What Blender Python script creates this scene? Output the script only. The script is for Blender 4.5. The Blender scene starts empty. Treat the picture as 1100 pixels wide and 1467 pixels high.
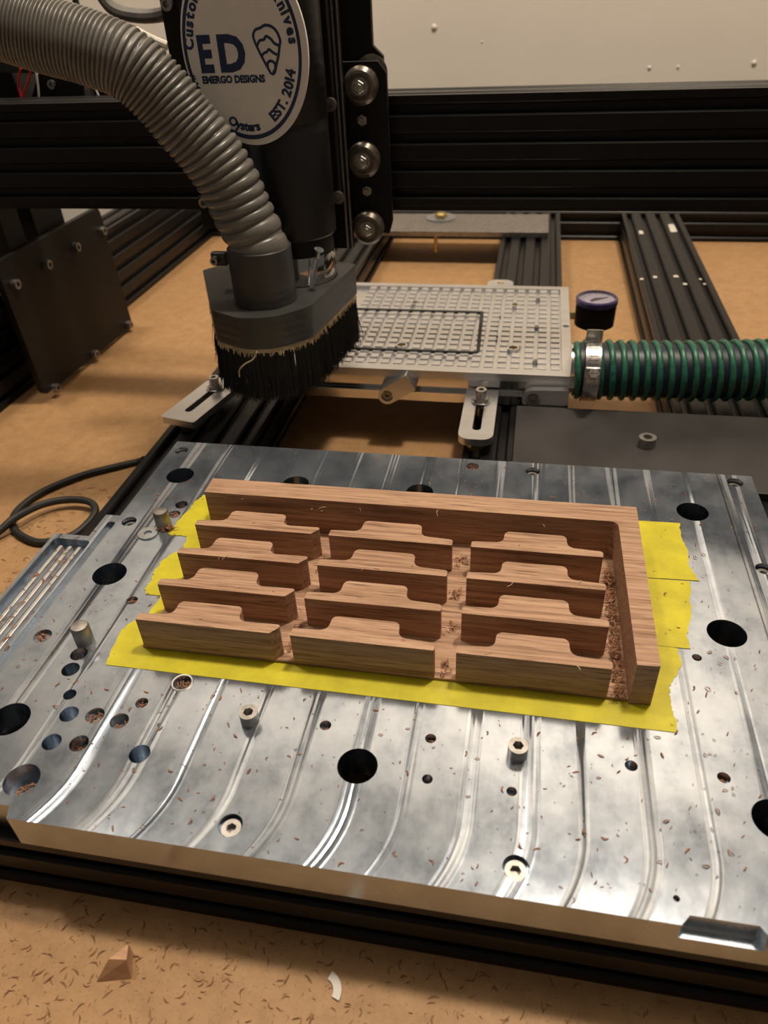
import bpy, math, random
import numpy as np
from mathutils import Vector, Matrix
from mathutils.geometry import delaunay_2d_cdt, tessellate_polygon
random.seed(7)
S = 0.001            # everything below is written in millimetres
PI = math.pi
scn = bpy.context.scene
col = scn.collection

# ------------------------------------------------------------------ camera
FPX = 1063.656
R = np.array([[0.98300993, 0.17867168, -0.04204661],
              [0.07290147, -0.59026954, -0.80390749],
              [-0.16845433, 0.78718378, -0.59326624]])
CAM = np.array([0.0, 0.0, 290.0])
cd = bpy.data.cameras.new('camera')
cd.sensor_fit = 'HORIZONTAL'; cd.sensor_width = 36.0
cd.lens = 36.0 * FPX / 1100.0
cd.clip_start = 0.01; cd.clip_end = 50
cam = bpy.data.objects.new('camera', cd); col.objects.link(cam)
m = Matrix.Identity(4)
for r in range(3):
    m[r][0] = R[0][r]; m[r][1] = -R[1][r]; m[r][2] = -R[2][r]; m[r][3] = CAM[r] * S
cam.matrix_world = m
scn.camera = cam
cd.dof.use_dof = True; cd.dof.focus_distance = 0.43; cd.dof.aperture_fstop = 15

# ------------------------------------------------------------------ light
w = bpy.data.worlds.new('world'); scn.world = w; w.use_nodes = True
w.node_tree.nodes['Background'].inputs[0].default_value = (1.0, 0.90, 0.78, 1)
w.node_tree.nodes['Background'].inputs[1].default_value = 0.10
def lamp(name, loc, power, radius, colr):
    l = bpy.data.lights.new(name, 'POINT'); l.shadow_soft_size = radius * S
    l.energy = power; l.color = colr
    o = bpy.data.objects.new(name, l); col.objects.link(o)
    o.location = Vector(loc) * S
    return o
lamp('ceiling_lamp_right_offscreen', (300, 640, 1750), 88, 80, (1.0, 0.87, 0.71))
lamp('ceiling_lamp_left_offscreen', (-760, 600, 1750), 40, 80, (1.0, 0.87, 0.71))
vs = scn.view_settings
vs.view_transform = 'Standard'; vs.look = 'None'; vs.gamma = 1.0; vs.use_curve_mapping = False
vs.exposure = -0.18

def at(px, z=None, x=None, y=None):
    """photo pixel -> point on a plane of the place (mm)"""
    d = R.T @ np.array([(px[0] - 550) / FPX, (px[1] - 733.5) / FPX, 1.0])
    if z is not None: t = (z - CAM[2]) / d[2]
    elif x is not None: t = (x - CAM[0]) / d[0]
    else: t = (y - CAM[1]) / d[1]
    p = CAM + t * d
    return (float(p[0]), float(p[1]), float(p[2]))

# ------------------------------------------------------------------ materials
class NT:
    def __init__(s, name):
        s.m = bpy.data.materials.new(name); s.m.use_nodes = True
        s.t = s.m.node_tree; s.b = s.t.nodes['Principled BSDF']
    def n(s, typ, **k):
        x = s.t.nodes.new(typ)
        for a, v in k.items(): setattr(x, a, v)
        return x
    def l(s, a, b): s.t.links.new(a, b)
    def math(s, op, a, b=None, c=None):
        x = s.n('ShaderNodeMath', operation=op)
        for i, v in enumerate((a, b, c)):
            if v is None: continue
            if isinstance(v, (int, float)): x.inputs[i].default_value = v
            else: s.l(v, x.inputs[i])
        return x.outputs[0]
    def noise(s, vec, scale, detail=3, rough=0.6):
        x = s.n('ShaderNodeTexNoise'); x.inputs['Scale'].default_value = scale
        x.inputs['Detail'].default_value = detail; x.inputs['Roughness'].default_value = rough
        if vec is not None: s.l(vec, x.inputs['Vector'])
        return x.outputs['Fac']
    def coord(s, scale=(1, 1, 1), out='Object'):
        c = s.n('ShaderNodeTexCoord'); mp = s.n('ShaderNodeMapping')
        mp.inputs['Scale'].default_value = scale
        s.l(c.outputs[out], mp.inputs['Vector']); return mp.outputs[0]
    def wcoord(s, scale=(1, 1, 1)):
        g = s.n('ShaderNodeNewGeometry'); mp = s.n('ShaderNodeMapping')
        mp.inputs['Scale'].default_value = scale
        s.l(g.outputs['Position'], mp.inputs['Vector']); return mp.outputs[0]
    def ramp(s, fac, stops):
        r = s.n('ShaderNodeValToRGB'); e = r.color_ramp.elements
        while len(e) < len(stops): e.new(0.5)
        for i, (p, c) in enumerate(stops):
            e[i].position = p; e[i].color = (*c, 1) if len(c) == 3 else c
        s.l(fac, r.inputs[0]); return r.outputs[0]
    def mix(s, f, a, b, mode='MIX'):
        x = s.n('ShaderNodeMix', data_type='RGBA', blend_type=mode)
        for i, v in ((0, f), (6, a), (7, b)):
            if isinstance(v, (int, float)): x.inputs[i].default_value = v
            elif isinstance(v, tuple): x.inputs[i].default_value = (*v, 1) if len(v) == 3 else v
            else: s.l(v, x.inputs[i])
        return x.outputs[2]
    def set(s, **k):
        for a, v in k.items():
            i = s.b.inputs[a.replace('_', ' ')]
            if isinstance(v, tuple): i.default_value = (*v, 1) if len(v) == 3 else v
            elif isinstance(v, (int, float)): i.default_value = v
            else: s.l(v, i)
    def bump(s, h, strength=0.3, dist=0.0005):
        x = s.n('ShaderNodeBump'); x.inputs['Strength'].default_value = strength
        x.inputs['Distance'].default_value = dist; s.l(h, x.inputs['Height'])
        s.l(x.outputs[0], s.b.inputs['Normal'])

def plain(name, c, rough=0.5, metal=0.0, var=0.25, scale=120, rvar=0.12, bump=0.0, bs=900, spec=None, stretch=(1, 1, 1)):
    t = NT(name); v = t.coord(stretch)
    n = t.noise(v, scale, 4)
    lo = tuple(x * (1 - var) for x in c); hi = tuple(min(1, x * (1 + var)) for x in c)
    t.set(Base_Color=t.ramp(n, [(0.3, lo), (0.7, hi)]), Metallic=metal)
    t.set(Roughness=t.math('MULTIPLY_ADD', n, rvar * 2, rough - rvar))
    if bump: t.bump(t.noise(v, bs, 2), bump, 0.0003)
    if spec is not None: t.b.inputs['Specular IOR Level'].default_value = spec
    return t.m

MT = {}
MT['black'] = plain('black_anodised', (0.0065, 0.006, 0.0065), 0.36, 0.0, 0.3, 60, 0.08, spec=0.25)
MT['black_plate'] = plain('black_plate_paint', (0.008, 0.007, 0.0065), 0.5, 0, 0.35, 40, 0.08, spec=0.22)
MT['black_rubber'] = plain('black_rubber', (0.012, 0.012, 0.012), 0.6, 0, 0.3, 200)
MT['steel'] = plain('bright_steel', (0.55, 0.53, 0.50), 0.28, 1.0, 0.15, 300)
MT['dull_steel'] = plain('dull_steel', (0.36, 0.34, 0.32), 0.42, 1.0, 0.25, 200)
MT['chrome'] = plain('chromed_nose', (0.62, 0.60, 0.57), 0.12, 1.0, 0.03, 40, 0.02)
MT['zinc'] = plain('zinc_plate', (0.50, 0.53, 0.58), 0.35, 1.0, 0.15, 300)
MT['brass'] = plain('brass', (0.55, 0.42, 0.16), 0.3, 1.0, 0.2, 300)
MT['alu'] = plain('machined_aluminium', (0.74, 0.74, 0.75), 0.34, 1.0, 0.06, 90, 0.06, 0.05, 700, stretch=(0.1, 1, 1))
MT['alu_bright'] = plain('polished_aluminium', (0.74, 0.72, 0.70), 0.14, 1.0, 0.06, 60, 0.05)
MT['dark_steel'] = plain('dark_steel_plate', (0.045, 0.041, 0.040), 0.5, 0.3, 0.3, 14, 0.1, 0.08, 500)
MT['print_grey'] = None
MT['near_black'] = plain('dark_matte', (0.02, 0.018, 0.016), 0.7)
MT['ceiling'] = plain('ceiling_paint', (0.33, 0.318, 0.30), 0.8, var=0.04, scale=3)
MT['plate_side'] = plain('sawn_aluminium_side', (0.44, 0.50, 0.58), 0.24, 1.0, 0.12, 60)
MT['red'] = plain('red_insulation', (0.5, 0.015, 0.01), 0.4)
MT['white_plastic'] = plain('white_plastic', (0.62, 0.58, 0.52), 0.45, var=0.08)
MT['grey_cable'] = plain('grey_tube', (0.12, 0.11, 0.10), 0.5)
MT['sticker_blue'] = plain('navy_print', (0.012, 0.028, 0.085), 0.45, var=0.1)
MT['sticker'] = plain('off_white_print', (0.80, 0.77, 0.73), 0.42, var=0.08, scale=25)
MT['tan_fibre'] = plain('tan_fibre', (0.58, 0.45, 0.28), 0.8)
MT['gauge_face'] = plain('gauge_dial', (0.45, 0.43, 0.50), 0.4, var=0.05)
MT['violet_rim'] = plain('violet_clear_rim', (0.055, 0.042, 0.12), 0.2)
MT['bristle'] = plain('black_bristle', (0.010, 0.009, 0.009), 0.5, spec=0.3)
MT['wheel'] = plain('worn_black_wheel', (0.115, 0.096, 0.078), 0.30, 0.5, 0.45, 150)

def printed(name, c, layer=0.00025):
    t = NT(name); v = t.wcoord((1, 1, 1)); n = t.noise(v, 90, 3)
    t.set(Base_Color=t.ramp(n, [(0.3, tuple(x * .8 for x in c)), (0.75, tuple(x * 1.25 for x in c))]), Roughness=0.38)
    wv = t.n('ShaderNodeTexWave', wave_type='BANDS', bands_direction='Z')
    wv.inputs['Scale'].default_value = 1 / (layer * 20); wv.inputs['Distortion'].default_value = 0.6
    t.l(v, wv.inputs['Vector'])
    t.bump(t.math('ADD', wv.outputs['Fac'], t.math('MULTIPLY', t.noise(v, 500, 2), 0.7)), 0.35, 0.00025)
    return t.m
MT['print_grey'] = printed('grey_printed_plastic', (0.046, 0.045, 0.044), 0.0009)
MT['print_black'] = printed('black_printed_plastic', (0.006, 0.0055, 0.0055), 0.0011)
MT['hose_grey'] = plain('grey_hose_plastic', (0.160, 0.150, 0.132), 0.33, 0, 0.15, 40)

def m_hose_green():
    t = NT('green_hose'); v = t.coord(); n = t.noise(v, 260, 3)
    t.set(Base_Color=t.ramp(n, [(0.30, (0.010, 0.030, 0.022)), (0.42, (0.018, 0.105, 0.065)), (0.75, (0.03, 0.16, 0.10))]), Roughness=0.36)
    return t.m
MT['hose_green'] = m_hose_green()
MT['hose_navy'] = plain('navy_hose_wall', (0.006, 0.009, 0.022), 0.45)

def m_wood():
    t = NT('sapele_wood')
    v = t.wcoord((14, 420, 420)); n = t.noise(v, 1.0, 4, 0.65)
    v2 = t.wcoord((5, 60, 60)); n2 = t.noise(v2, 1.0, 3)
    v3 = t.wcoord((45, 1100, 1100)); n3 = t.noise(v3, 1.0, 2)
    c = t.ramp(n, [(0.30, (0.180, 0.092, 0.052)), (0.48, (0.415, 0.252, 0.160)), (0.72, (0.61, 0.40, 0.265))])
    c = t.mix(t.math('MULTIPLY', n2, 0.5), c, (0.32, 0.18, 0.108))
    c = t.mix(t.ramp(n3, [(0.30, (0.75, 0.75, 0.75)), (0.46, (0, 0, 0))]), c, (0.10, 0.04, 0.02))
    t.set(Base_Color=c, Roughness=0.62); t.b.inputs['Specular IOR Level'].default_value = 0.3
    t.bump(n3, 0.25, 0.0003)
    return t.m
MT['wood'] = m_wood()
def m_chip():
    t = NT('wood_shaving'); n = t.noise(t.wcoord(), 350, 2)
    t.set(Base_Color=t.ramp(n, [(0.3, (0.12, 0.048, 0.021)), (0.7, (0.36, 0.165, 0.078))]), Roughness=0.75)
    return t.m
MT['chip'] = m_chip()
MT['offcut'] = plain('pale_offcut', (0.56, 0.33, 0.19), 0.65, var=0.2, scale=200, stretch=(.2, 1, 1))
def m_chipdark():
    t = NT('table_debris'); n = t.noise(t.wcoord(), 300, 2)
    t.set(Base_Color=t.ramp(n, [(0.3, (0.13, 0.06, 0.024)), (0.7, (0.34, 0.18, 0.08))]), Roughness=0.8)
    return t.m
MT['debris'] = m_chipdark()
def m_table():
    t = NT('hardboard')
    n = t.noise(t.wcoord((90, 90, 90)), 1, 5, 0.7)
    n2 = t.noise(t.wcoord((5, 5, 5)), 1, 3)
    n4 = t.noise(t.wcoord((700, 700, 700)), 1, 2)
    c = t.ramp(n, [(0.30, (0.330, 0.185, 0.080)), (0.55, (0.42, 0.245, 0.112)), (0.8, (0.49, 0.30, 0.145))])
    c = t.mix(t.math('MULTIPLY', n2, 0.45), c, (0.36, 0.20, 0.09))
    c = t.mix(t.ramp(n4, [(0.30, (0.5, 0.5, 0.5)), (0.40, (0, 0, 0))]), c, (0.20, 0.10, 0.04))
    t.set(Base_Color=c, Roughness=0.55); t.b.inputs['Specular IOR Level'].default_value = 0.35
    t.bump(n4, 0.15, 0.0003)
    return t.m
MT['table'] = m_table()
def m_tape():
    t = NT('yellow_tape')
    n = t.noise(t.wcoord((60, 60, 60)), 1, 4)
    n2 = t.noise(t.wcoord((160, 900, 160)), 1, 2)
    c = t.ramp(n, [(0.3, (0.45, 0.39, 0.006)), (0.7, (0.62, 0.545, 0.012))])
    t.set(Base_Color=c, Roughness=0.5); t.bump(n2, 0.25, 0.0003)
    return t.m
MT['tape'] = m_tape()
def m_wall():
    t = NT('painted_wall')
    n = t.noise(t.wcoord((2, 2, 2)), 1, 3)
    t.set(Base_Color=t.ramp(n, [(0.3, (0.72, 0.655, 0.575)), (0.7, (0.80, 0.735, 0.65))]), Roughness=0.6)
    t.bump(t.noise(t.wcoord((160, 160, 160)), 1, 3), 0.2, 0.0015)
    return t.m
MT['wall'] = m_wall()

def m_milled():
    """face-milled aluminium: parallel cutter passes, each leaning a little its own way"""
    t = NT('face_milled_aluminium')
    g = t.n('ShaderNodeNewGeometry'); sp = t.n('ShaderNodeSeparateXYZ'); t.l(g.outputs['Position'], sp.inputs[0])
    x = t.math('MULTIPLY', sp.outputs[0], 1000.0); y = t.math('MULTIPLY', sp.outputs[1], 1000.0)
    # cutter run-out arcs near the front edge
    yy = t.math('MAXIMUM', t.math('SUBTRACT', 176.0, y), 0.0)
    xw = t.math('ADD', x, t.math('MULTIPLY', t.math('POWER', yy, 2.0), 0.009))
    n0 = t.noise(t.wcoord((9, 2.5, 0)), 1, 2)
    xw = t.math('ADD', xw, t.math('MULTIPLY', n0, 0.9))
    pas = t.math('DIVIDE', t.math('ADD', xw, 1000.0), 25.3)
    fl = t.math('FLOOR', pas); fr = t.math('FRACT', pas)
    def rnd(seed):
        wn = t.n('ShaderNodeTexWhiteNoise', noise_dimensions='1D')
        t.l(t.math('ADD', fl, seed), wn.inputs['W']); return wn.outputs['Value']
    tilt = t.math('MULTIPLY', t.math('SUBTRACT', rnd(3.3), 0.5), 0.07)
    # overlap band inside each pass
    bw = t.math('MULTIPLY_ADD', rnd(7.7), 0.40, 0.16)
    q_ = t.math('DIVIDE', fr, bw)
    band = t.math('MULTIPLY', t.math('LESS_THAN', fr, bw), t.math('POWER', t.math('SINE', t.math('MULTIPLY', t.math('MINIMUM', q_, 1.0), PI)), 0.6))
    tilt = t.math('ADD', tilt, t.math('MULTIPLY', t.math('MULTIPLY', band, t.math('MULTIPLY', t.math('SUBTRACT', rnd(11.1), 0.5), t.math('MULTIPLY_ADD', q_, 0.7, 0.5))), 0.36))
    # fine feed lines
    cx = t.n('ShaderNodeCombineXYZ'); t.l(t.math('MULTIPLY', xw, 0.75), cx.inputs[0]); t.l(t.math('MULTIPLY', y, 0.004), cx.inputs[1])
    fine = t.noise(cx.outputs[0], 1.0, 4, 0.75)
    tilt = t.math('ADD', tilt, t.math('MULTIPLY', t.math('SUBTRACT', fine, 0.5), t.math('MULTIPLY_ADD', band, 0.62, 0.05)))
    blot = t.noise(t.wcoord((38, 30, 30)), 1, 5, 0.7)
    ty = t.math('MULTIPLY', t.math('SUBTRACT', t.noise(t.wcoord((25, 10, 10)), 1, 3), 0.5), 0.06)
    ty = t.math('ADD', ty, t.math('MULTIPLY', t.math('MULTIPLY', band, t.math('SUBTRACT', rnd(17.3), 0.40)), 0.30))
    # bundles of single feed lines inside each overlap band
    li = t.math('FLOOR', t.math('DIVIDE', xw, 1.15))
    def lrnd(seed):
        wn = t.n('ShaderNodeTexWhiteNoise', noise_dimensions='1D'); t.l(t.math('ADD', li, seed), wn.inputs['W']); return wn.outputs['Value']
    tilt = t.math('ADD', tilt, t.math('MULTIPLY', band, t.math('MULTIPLY', t.math('SUBTRACT', lrnd(2.7), 0.5), 0.30)))
    ty = t.math('ADD', ty, t.math('MULTIPLY', band, t.math('MULTIPLY', t.math('SUBTRACT', lrnd(9.1), 0.40), 0.22)))
    nz = t.n('ShaderNodeCombineXYZ'); t.l(tilt, nz.inputs[0]); t.l(ty, nz.inputs[1]); nz.inputs[2].default_value = 0
    add = t.n('ShaderNodeVectorMath', operation='ADD'); t.l(g.outputs['Normal'], add.inputs[0]); t.l(nz.outputs[0], add.inputs[1])
    nrm = t.n('ShaderNodeVectorMath', operation='NORMALIZE'); t.l(add.outputs[0], nrm.inputs[0])
    t.l(nrm.outputs[0], t.b.inputs['Normal'])
    c = t.ramp(blot, [(0.30, (0.25, 0.295, 0.37)), (0.52, (0.43, 0.49, 0.58)), (0.75, (0.57, 0.63, 0.715))])
    # the two long dark brown joints and a pencil line
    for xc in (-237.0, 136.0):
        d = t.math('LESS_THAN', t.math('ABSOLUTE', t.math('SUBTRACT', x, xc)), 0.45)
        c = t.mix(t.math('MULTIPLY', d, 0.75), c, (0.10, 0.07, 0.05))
    edge = t.math('LESS_THAN', fr, 0.014)
    c = t.mix(t.math('MULTIPLY', edge, 0.45), c, (0.25, 0.24, 0.24))
    t.set(Base_Color=c, Metallic=0.86, Roughness=t.math('MULTIPLY_ADD', blot, 0.15, t.math('MULTIPLY_ADD', band, -0.03, 0.085)))
    return t.m
MT['milled'] = m_milled()

# ------------------------------------------------------------------ mesh building
class MB:
    def __init__(s): s.v = []; s.f = []; s.mi = []
    def add(s, vs, fs, mi=0):
        k = len(s.v); s.v += [tuple(p) for p in vs]
        s.f += [tuple(i + k for i in f) for f in fs]; s.mi += [mi] * len(fs); return s
    def box(s, x0, x1, y0, y1, z0, z1, mi=0):
        return s.add([(x0, y0, z0), (x1, y0, z0), (x1, y1, z0), (x0, y1, z0), (x0, y0, z1), (x1, y0, z1), (x1, y1, z1), (x0, y1, z1)],
                     [(0, 3, 2, 1), (4, 5, 6, 7), (0, 1, 5, 4), (1, 2, 6, 5), (2, 3, 7, 6), (3, 0, 4, 7)], mi)
    def lathe(s, prof, c=(0, 0, 0), axis='Z', seg=32, mi=0, caps=True):
        """prof: list of (r, h) from one end to the other"""
        vs = []; fs = []
        for r, h in prof:
            for i in range(seg):
                a = 2 * PI * i / seg; p, q = r * math.cos(a), r * math.sin(a)
                v = (p, q, h) if axis == 'Z' else ((h, p, q) if axis == 'X' else (q, h, p))
                vs.append((v[0] + c[0], v[1] + c[1], v[2] + c[2]))
        n = len(prof)
        for j in range(n - 1):
            for i in range(seg):
                i2 = (i + 1) % seg
                fs.append((j * seg + i, j * seg + i2, (j + 1) * seg + i2, (j + 1) * seg + i))
        if caps and prof[0][0] > 1e-6: fs.append(tuple(range(seg - 1, -1, -1)))
        if caps and prof[-1][0] > 1e-6: fs.append(tuple((n - 1) * seg + i for i in range(seg)))
        return s.add(vs, fs, mi)
    def prism(s, poly, z0, z1, mi=0):
        n = len(poly)
        if sum(poly[i][0] * poly[(i + 1) % n][1] - poly[(i + 1) % n][0] * poly[i][1] for i in range(n)) < 0: poly = poly[::-1]
        tri = tessellate_polygon([[Vector((p[0], p[1], 0)) for p in poly]])
        vs = [(p[0], p[1], z0) for p in poly] + [(p[0], p[1], z1) for p in poly]
        fs = [(i, (i + 1) % n, n + (i + 1) % n, n + i) for i in range(n)]
        for t in tri:
            a, b, c = (poly[i] for i in t)
            if (b[0] - a[0]) * (c[1] - a[1]) - (b[1] - a[1]) * (c[0] - a[0]) < 0: t = t[::-1]
            fs.append(tuple(n + i for i in t)); fs.append(tuple(reversed(t)))
        return s.add(vs, fs, mi)
    def slab(s, outline, holes, z0, z1, mi=0, top_mi=None):
        """plate with holes; a hole is (polygon, depth or None for through)"""
        if top_mi is None: top_mi = mi
        def ccw(p): return sum(p[i][0] * p[(i + 1) % len(p)][1] - p[(i + 1) % len(p)][0] * p[i][1] for i in range(len(p))) > 0
        outline = outline if ccw(outline) else outline[::-1]
        def cap(hs, z, up, k):
            loops = [outline] + hs; vv = []; ee = []
            for lp in loops:
                b = len(vv); vv += [Vector((p[0], p[1])) for p in lp]
                ee += [(b + i, b + (i + 1) % len(lp)) for i in range(len(lp))]
            ov, oe, of, *_ = delaunay_2d_cdt(vv, ee, [], 1, 1e-5)
            fs = []
            bbs = [(min(p[0] for p in h), max(p[0] for p in h), min(p[1] for p in h), max(p[1] for p in h)) for h in hs]
            def inside(q, h):
                c = False
                for i in range(len(h)):
                    a, b = h[i], h[i - 1]
                    if (a[1] > q.y) != (b[1] > q.y) and q.x < (b[0] - a[0]) * (q.y - a[1]) / (b[1] - a[1]) + a[0]: c = not c
                return c
            for f in of:
                q = (ov[f[0]] + ov[f[1]] + ov[f[2]]) / 3
                if any(bb[0] < q.x < bb[1] and bb[2] < q.y < bb[3] and inside(q, h) for h, bb in zip(hs, bbs)): continue
                a, b, c = (ov[i] for i in f[:3])
                pos = (b - a).cross(c - a) > 0
                fs.append(tuple(f) if pos == up else tuple(reversed(f)))
            s.add([(p.x, p.y, z) for p in ov], fs, k)
        cap([h for h, d in holes], z1, True, top_mi)
        cap([h for h, d in holes if d is None], z0, False, mi)
        n = len(outline)
        s.add([(p[0], p[1], z0) for p in outline] + [(p[0], p[1], z1) for p in outline],
              [(i, (i + 1) % n, n + (i + 1) % n, n + i) for i in range(n)], mi)
        for h, d in holes:
            if ccw(h): h = h[::-1]
            n = len(h); zb = z0 if d is None else z1 - d
            s.add([(p[0], p[1], zb) for p in h] + [(p[0], p[1], z1) for p in h],
                  [(i, (i + 1) % n, n + (i + 1) % n, n + i) for i in range(n)], mi)
            if d is not None: s.add([(p[0], p[1], zb) for p in h[::-1]], [tuple(range(n))], mi)
        return s
    def tube(s, pts, r, seg=10, mi=0, caps=True):
        pts = [Vector(p) for p in pts]; n = len(pts); vs = []; fs = []
        rr = r if isinstance(r, (list, tuple)) else [r] * n
        t0 = (pts[1] - pts[0]).normalized()
        u = t0.orthogonal().normalized()
        for i, p in enumerate(pts):
            t = (pts[min(i + 1, n - 1)] - pts[max(i - 1, 0)]).normalized()
            u = (u - t * u.dot(t)).normalized(); w_ = t.cross(u)
            for k in range(seg):
                a = 2 * PI * k / seg; vs.append(p + (u * math.cos(a) + w_ * math.sin(a)) * rr[i])
        for i in range(n - 1):
            for k in range(seg):
                k2 = (k + 1) % seg; fs.append((i * seg + k, i * seg + k2, (i + 1) * seg + k2, (i + 1) * seg + k))
        if caps: fs += [tuple(range(seg - 1, -1, -1)), tuple((n - 1) * seg + k for k in range(seg))]
        return s.add(vs, fs, mi)
    def xform(s, mat, k0=0):
        s.v = s.v[:k0] + [tuple(mat @ Vector(p)) for p in s.v[k0:]]; return s
    def build(s, name, mats, parent=None, smooth=True, bevel=0, ang=35, origin=None):
        org = ORG.get(parent.name) if parent else (origin or s.base())
        me = bpy.data.meshes.new(name)
        me.from_pydata([((p[0] - org[0]) * S, (p[1] - org[1]) * S, (p[2] - org[2]) * S) for p in s.v], [], s.f)
        for mt in (mats if isinstance(mats, (list, tuple)) else [mats]): me.materials.append(MT[mt] if isinstance(mt, str) else mt)
        me.polygons.foreach_set('material_index', s.mi)
        if smooth:
            me.polygons.foreach_set('use_smooth', [True] * len(me.polygons)); me.set_sharp_from_angle(angle=math.radians(ang))
        me.update()
        o = bpy.data.objects.new(name, me); col.objects.link(o)
        if parent: o.parent = parent
        else: o.location = Vector(org) * S
        ORG[o.name] = org
        if bevel:
            b = o.modifiers.new('bevel', 'BEVEL'); b.width = bevel * S; b.segments = 2; b.limit_method = 'ANGLE'; b.angle_limit = math.radians(40)
        return o
    def base(s):
        a = np.array(s.v); return (float((a[:, 0].min() + a[:, 0].max()) / 2), float((a[:, 1].min() + a[:, 1].max()) / 2), float(a[:, 2].min()))
ORG = {}
def tag(o, label, cat, group=None, kind=None):
    if label: o['label'] = label
    if cat: o['category'] = cat
    if group: o['group'] = group
    if kind: o['kind'] = kind
    return o
def thing(name, label, cat, loc, group=None):
    o = bpy.data.objects.new(name, None); col.objects.link(o); o.location = Vector(loc) * S
    o.empty_display_size = 0.01; ORG[o.name] = loc
    return tag(o, label, cat, group)
def dup(o, loc, label=None, group=None, rotz=None):
    """copy of a thing, its parts and their sub-parts"""
    def rec(a, par):
        c = a.copy(); col.objects.link(c); c.parent = par
        for ch in a.children: rec(ch, c)
        return c
    c = rec(o, None); c.location = Vector(loc) * S
    if rotz is not None: c.rotation_euler.z = rotz
    if label: c['label'] = label
    if group: c['group'] = group
    return c
def circ(x, y, r, seg=32, a0=0): return [(x + r * math.cos(a0 + 2 * PI * i / seg), y + r * math.sin(a0 + 2 * PI * i / seg)) for i in range(seg)]
def rpoly(pts, rad, seg=5):
    """round the corners of a polygon; rad is one radius or a list"""
    out = []; n = len(pts)
    for i in range(n):
        p = Vector(pts[i]); a = Vector(pts[i - 1]) - p; b = Vector(pts[(i + 1) % n]) - p
        r = rad[i] if isinstance(rad, (list, tuple)) else rad
        if r <= 0: out.append(tuple(p)); continue
        an, bn = a.normalized(), b.normalized(); th = math.acos(max(-1, min(1, an.dot(bn))))
        d = min(r / math.tan(th / 2), a.length * .49, b.length * .49); r2 = d * math.tan(th / 2)
        c = p + (an + bn).normalized() * (r2 / math.sin(th / 2))
        s0 = p + an * d - c; s1 = p + bn * d - c
        a0 = math.atan2(s0.y, s0.x); da = math.atan2(s1.y, s1.x) - a0
        da = (da + PI) % (2 * PI) - PI
        for k in range(seg + 1):
            q = a0 + da * k / seg; out.append((c.x + r2 * math.cos(q), c.y + r2 * math.sin(q)))
    return out
def hexa(x, y, r, a0=0): return circ(x, y, r, 6, a0)
def smooth_path(pts, n):
    """Catmull-Rom through points"""
    P = [Vector(p) for p in pts]; P = [2 * P[0] - P[1]] + P + [2 * P[-1] - P[-2]]; out = []
    m_ = len(P) - 3
    for i in range(m_):
        for k in range(n):
            t = k / n; a, b, c, d = P[i:i + 4]
            out.append(0.5 * ((2 * b) + (c - a) * t + (2 * a - 5 * b + 4 * c - d) * t * t + (3 * b - a - 3 * c + d) * t ** 3))
    out.append(P[-2]); return out
def cap_screw(mb, x, y, z, r, h, axis='Z', sock=0.55, rot=0.3):
    """socket head of height h standing on z, with a real hexagon socket"""
    k = len(mb.v)
    mb.slab(circ(0, 0, r, 24), [(hexa(0, 0, r * sock, rot), h * 0.6)], 0, h - r * 0.10)
    # small rounded rim
    if axis == 'Z': M_ = Matrix.Translation((x, y, z))
    elif axis == 'X': M_ = Matrix.Translation((x, y, z)) @ Matrix.Rotation(PI / 2, 4, 'Y')
    else: M_ = Matrix.Translation((x, y, z)) @ Matrix.Rotation(PI / 2, 4, 'X')   # points to -Y
    return mb.xform(M_, k)

# ------------------------------------------------------------------ setting: wall and bench
mb = MB(); mb.box(-2600, 2600, 1500, 1560, -760, 2000)
wall = mb.build('wall_back', 'wall', smooth=False); wall['kind'] = 'structure'
mb = MB(); mb.box(-2600, 2600, -1500, 1560, 2000, 2060)
cl = mb.build('ceiling', 'ceiling', smooth=False); cl['kind'] = 'structure'
for u, v, r_ in ((622, 39, 5), (930, 97, 3.2), (971, 96, 2.6), (1080, 90, 4.2), (690, 60, 2)):
    x, y, z = at((u, v), y=1500)
    mb = MB(); mb.lathe([(r_, 0.5), (r_ * .9, -r_ * .35), (r_ * .5, -r_ * .7), (0, -r_ * .8)], (x, y, z), 'Y', 12); mb.build('paint_lump', 'wall', wall)
mb = MB(); mb.box(-900, 900, -260, 1236, -78, -60)
bench = mb.build('bench_board', 'table', smooth=False, bevel=1)
tag(bench, 'tan hardboard bench top lying under the whole machine frame', 'bench top')

# ------------------------------------------------------------------ aluminium extrusions
def vslot(w_, h_):
    """outline of a slotted extrusion w_ x h_ (multiples of 20), counter-clockwise"""
    def side(L):
        pts = [(0, 0)]; c = 10
        while c < L:
            pts += [(c - 4.6, 0), (c - 3.1, 1.7), (c - 3.1, 6), (c + 3.1, 6), (c + 3.1, 1.7), (c + 4.6, 0)]; c += 20
        return pts
    out = [(x, y) for x, y in side(w_)]
    out += [(w_ - y, x) for x, y in side(h_)]
    out += [(w_ - x, h_ - y) for x, y in side(w_)]
    out += [(y, h_ - x) for x, y in side(h_)]
    return out
def extrusion(name, w_, h_, length, loc, axis, label, cat='beam', group=None):
    """axis X: section in YZ;  axis Y: section in XZ.  loc = min corner"""
    mb = MB(); mb.prism(vslot(w_, h_), 0, length)
    if axis == 'X': mb.v = [(loc[0] + p[2], loc[1] + p[0], loc[2] + p[1]) for p in mb.v]
    else:
        mb.v = [(loc[0] + p[0], loc[1] + p[2], loc[2] + p[1]) for p in mb.v]; mb.f = [f[::-1] for f in mb.f]
    o = mb.build(name, 'black', smooth=False, bevel=0.35)
    tag(o, label, cat, group); return o
FB = 'slotted frame extrusions of the machine bed'
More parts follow.
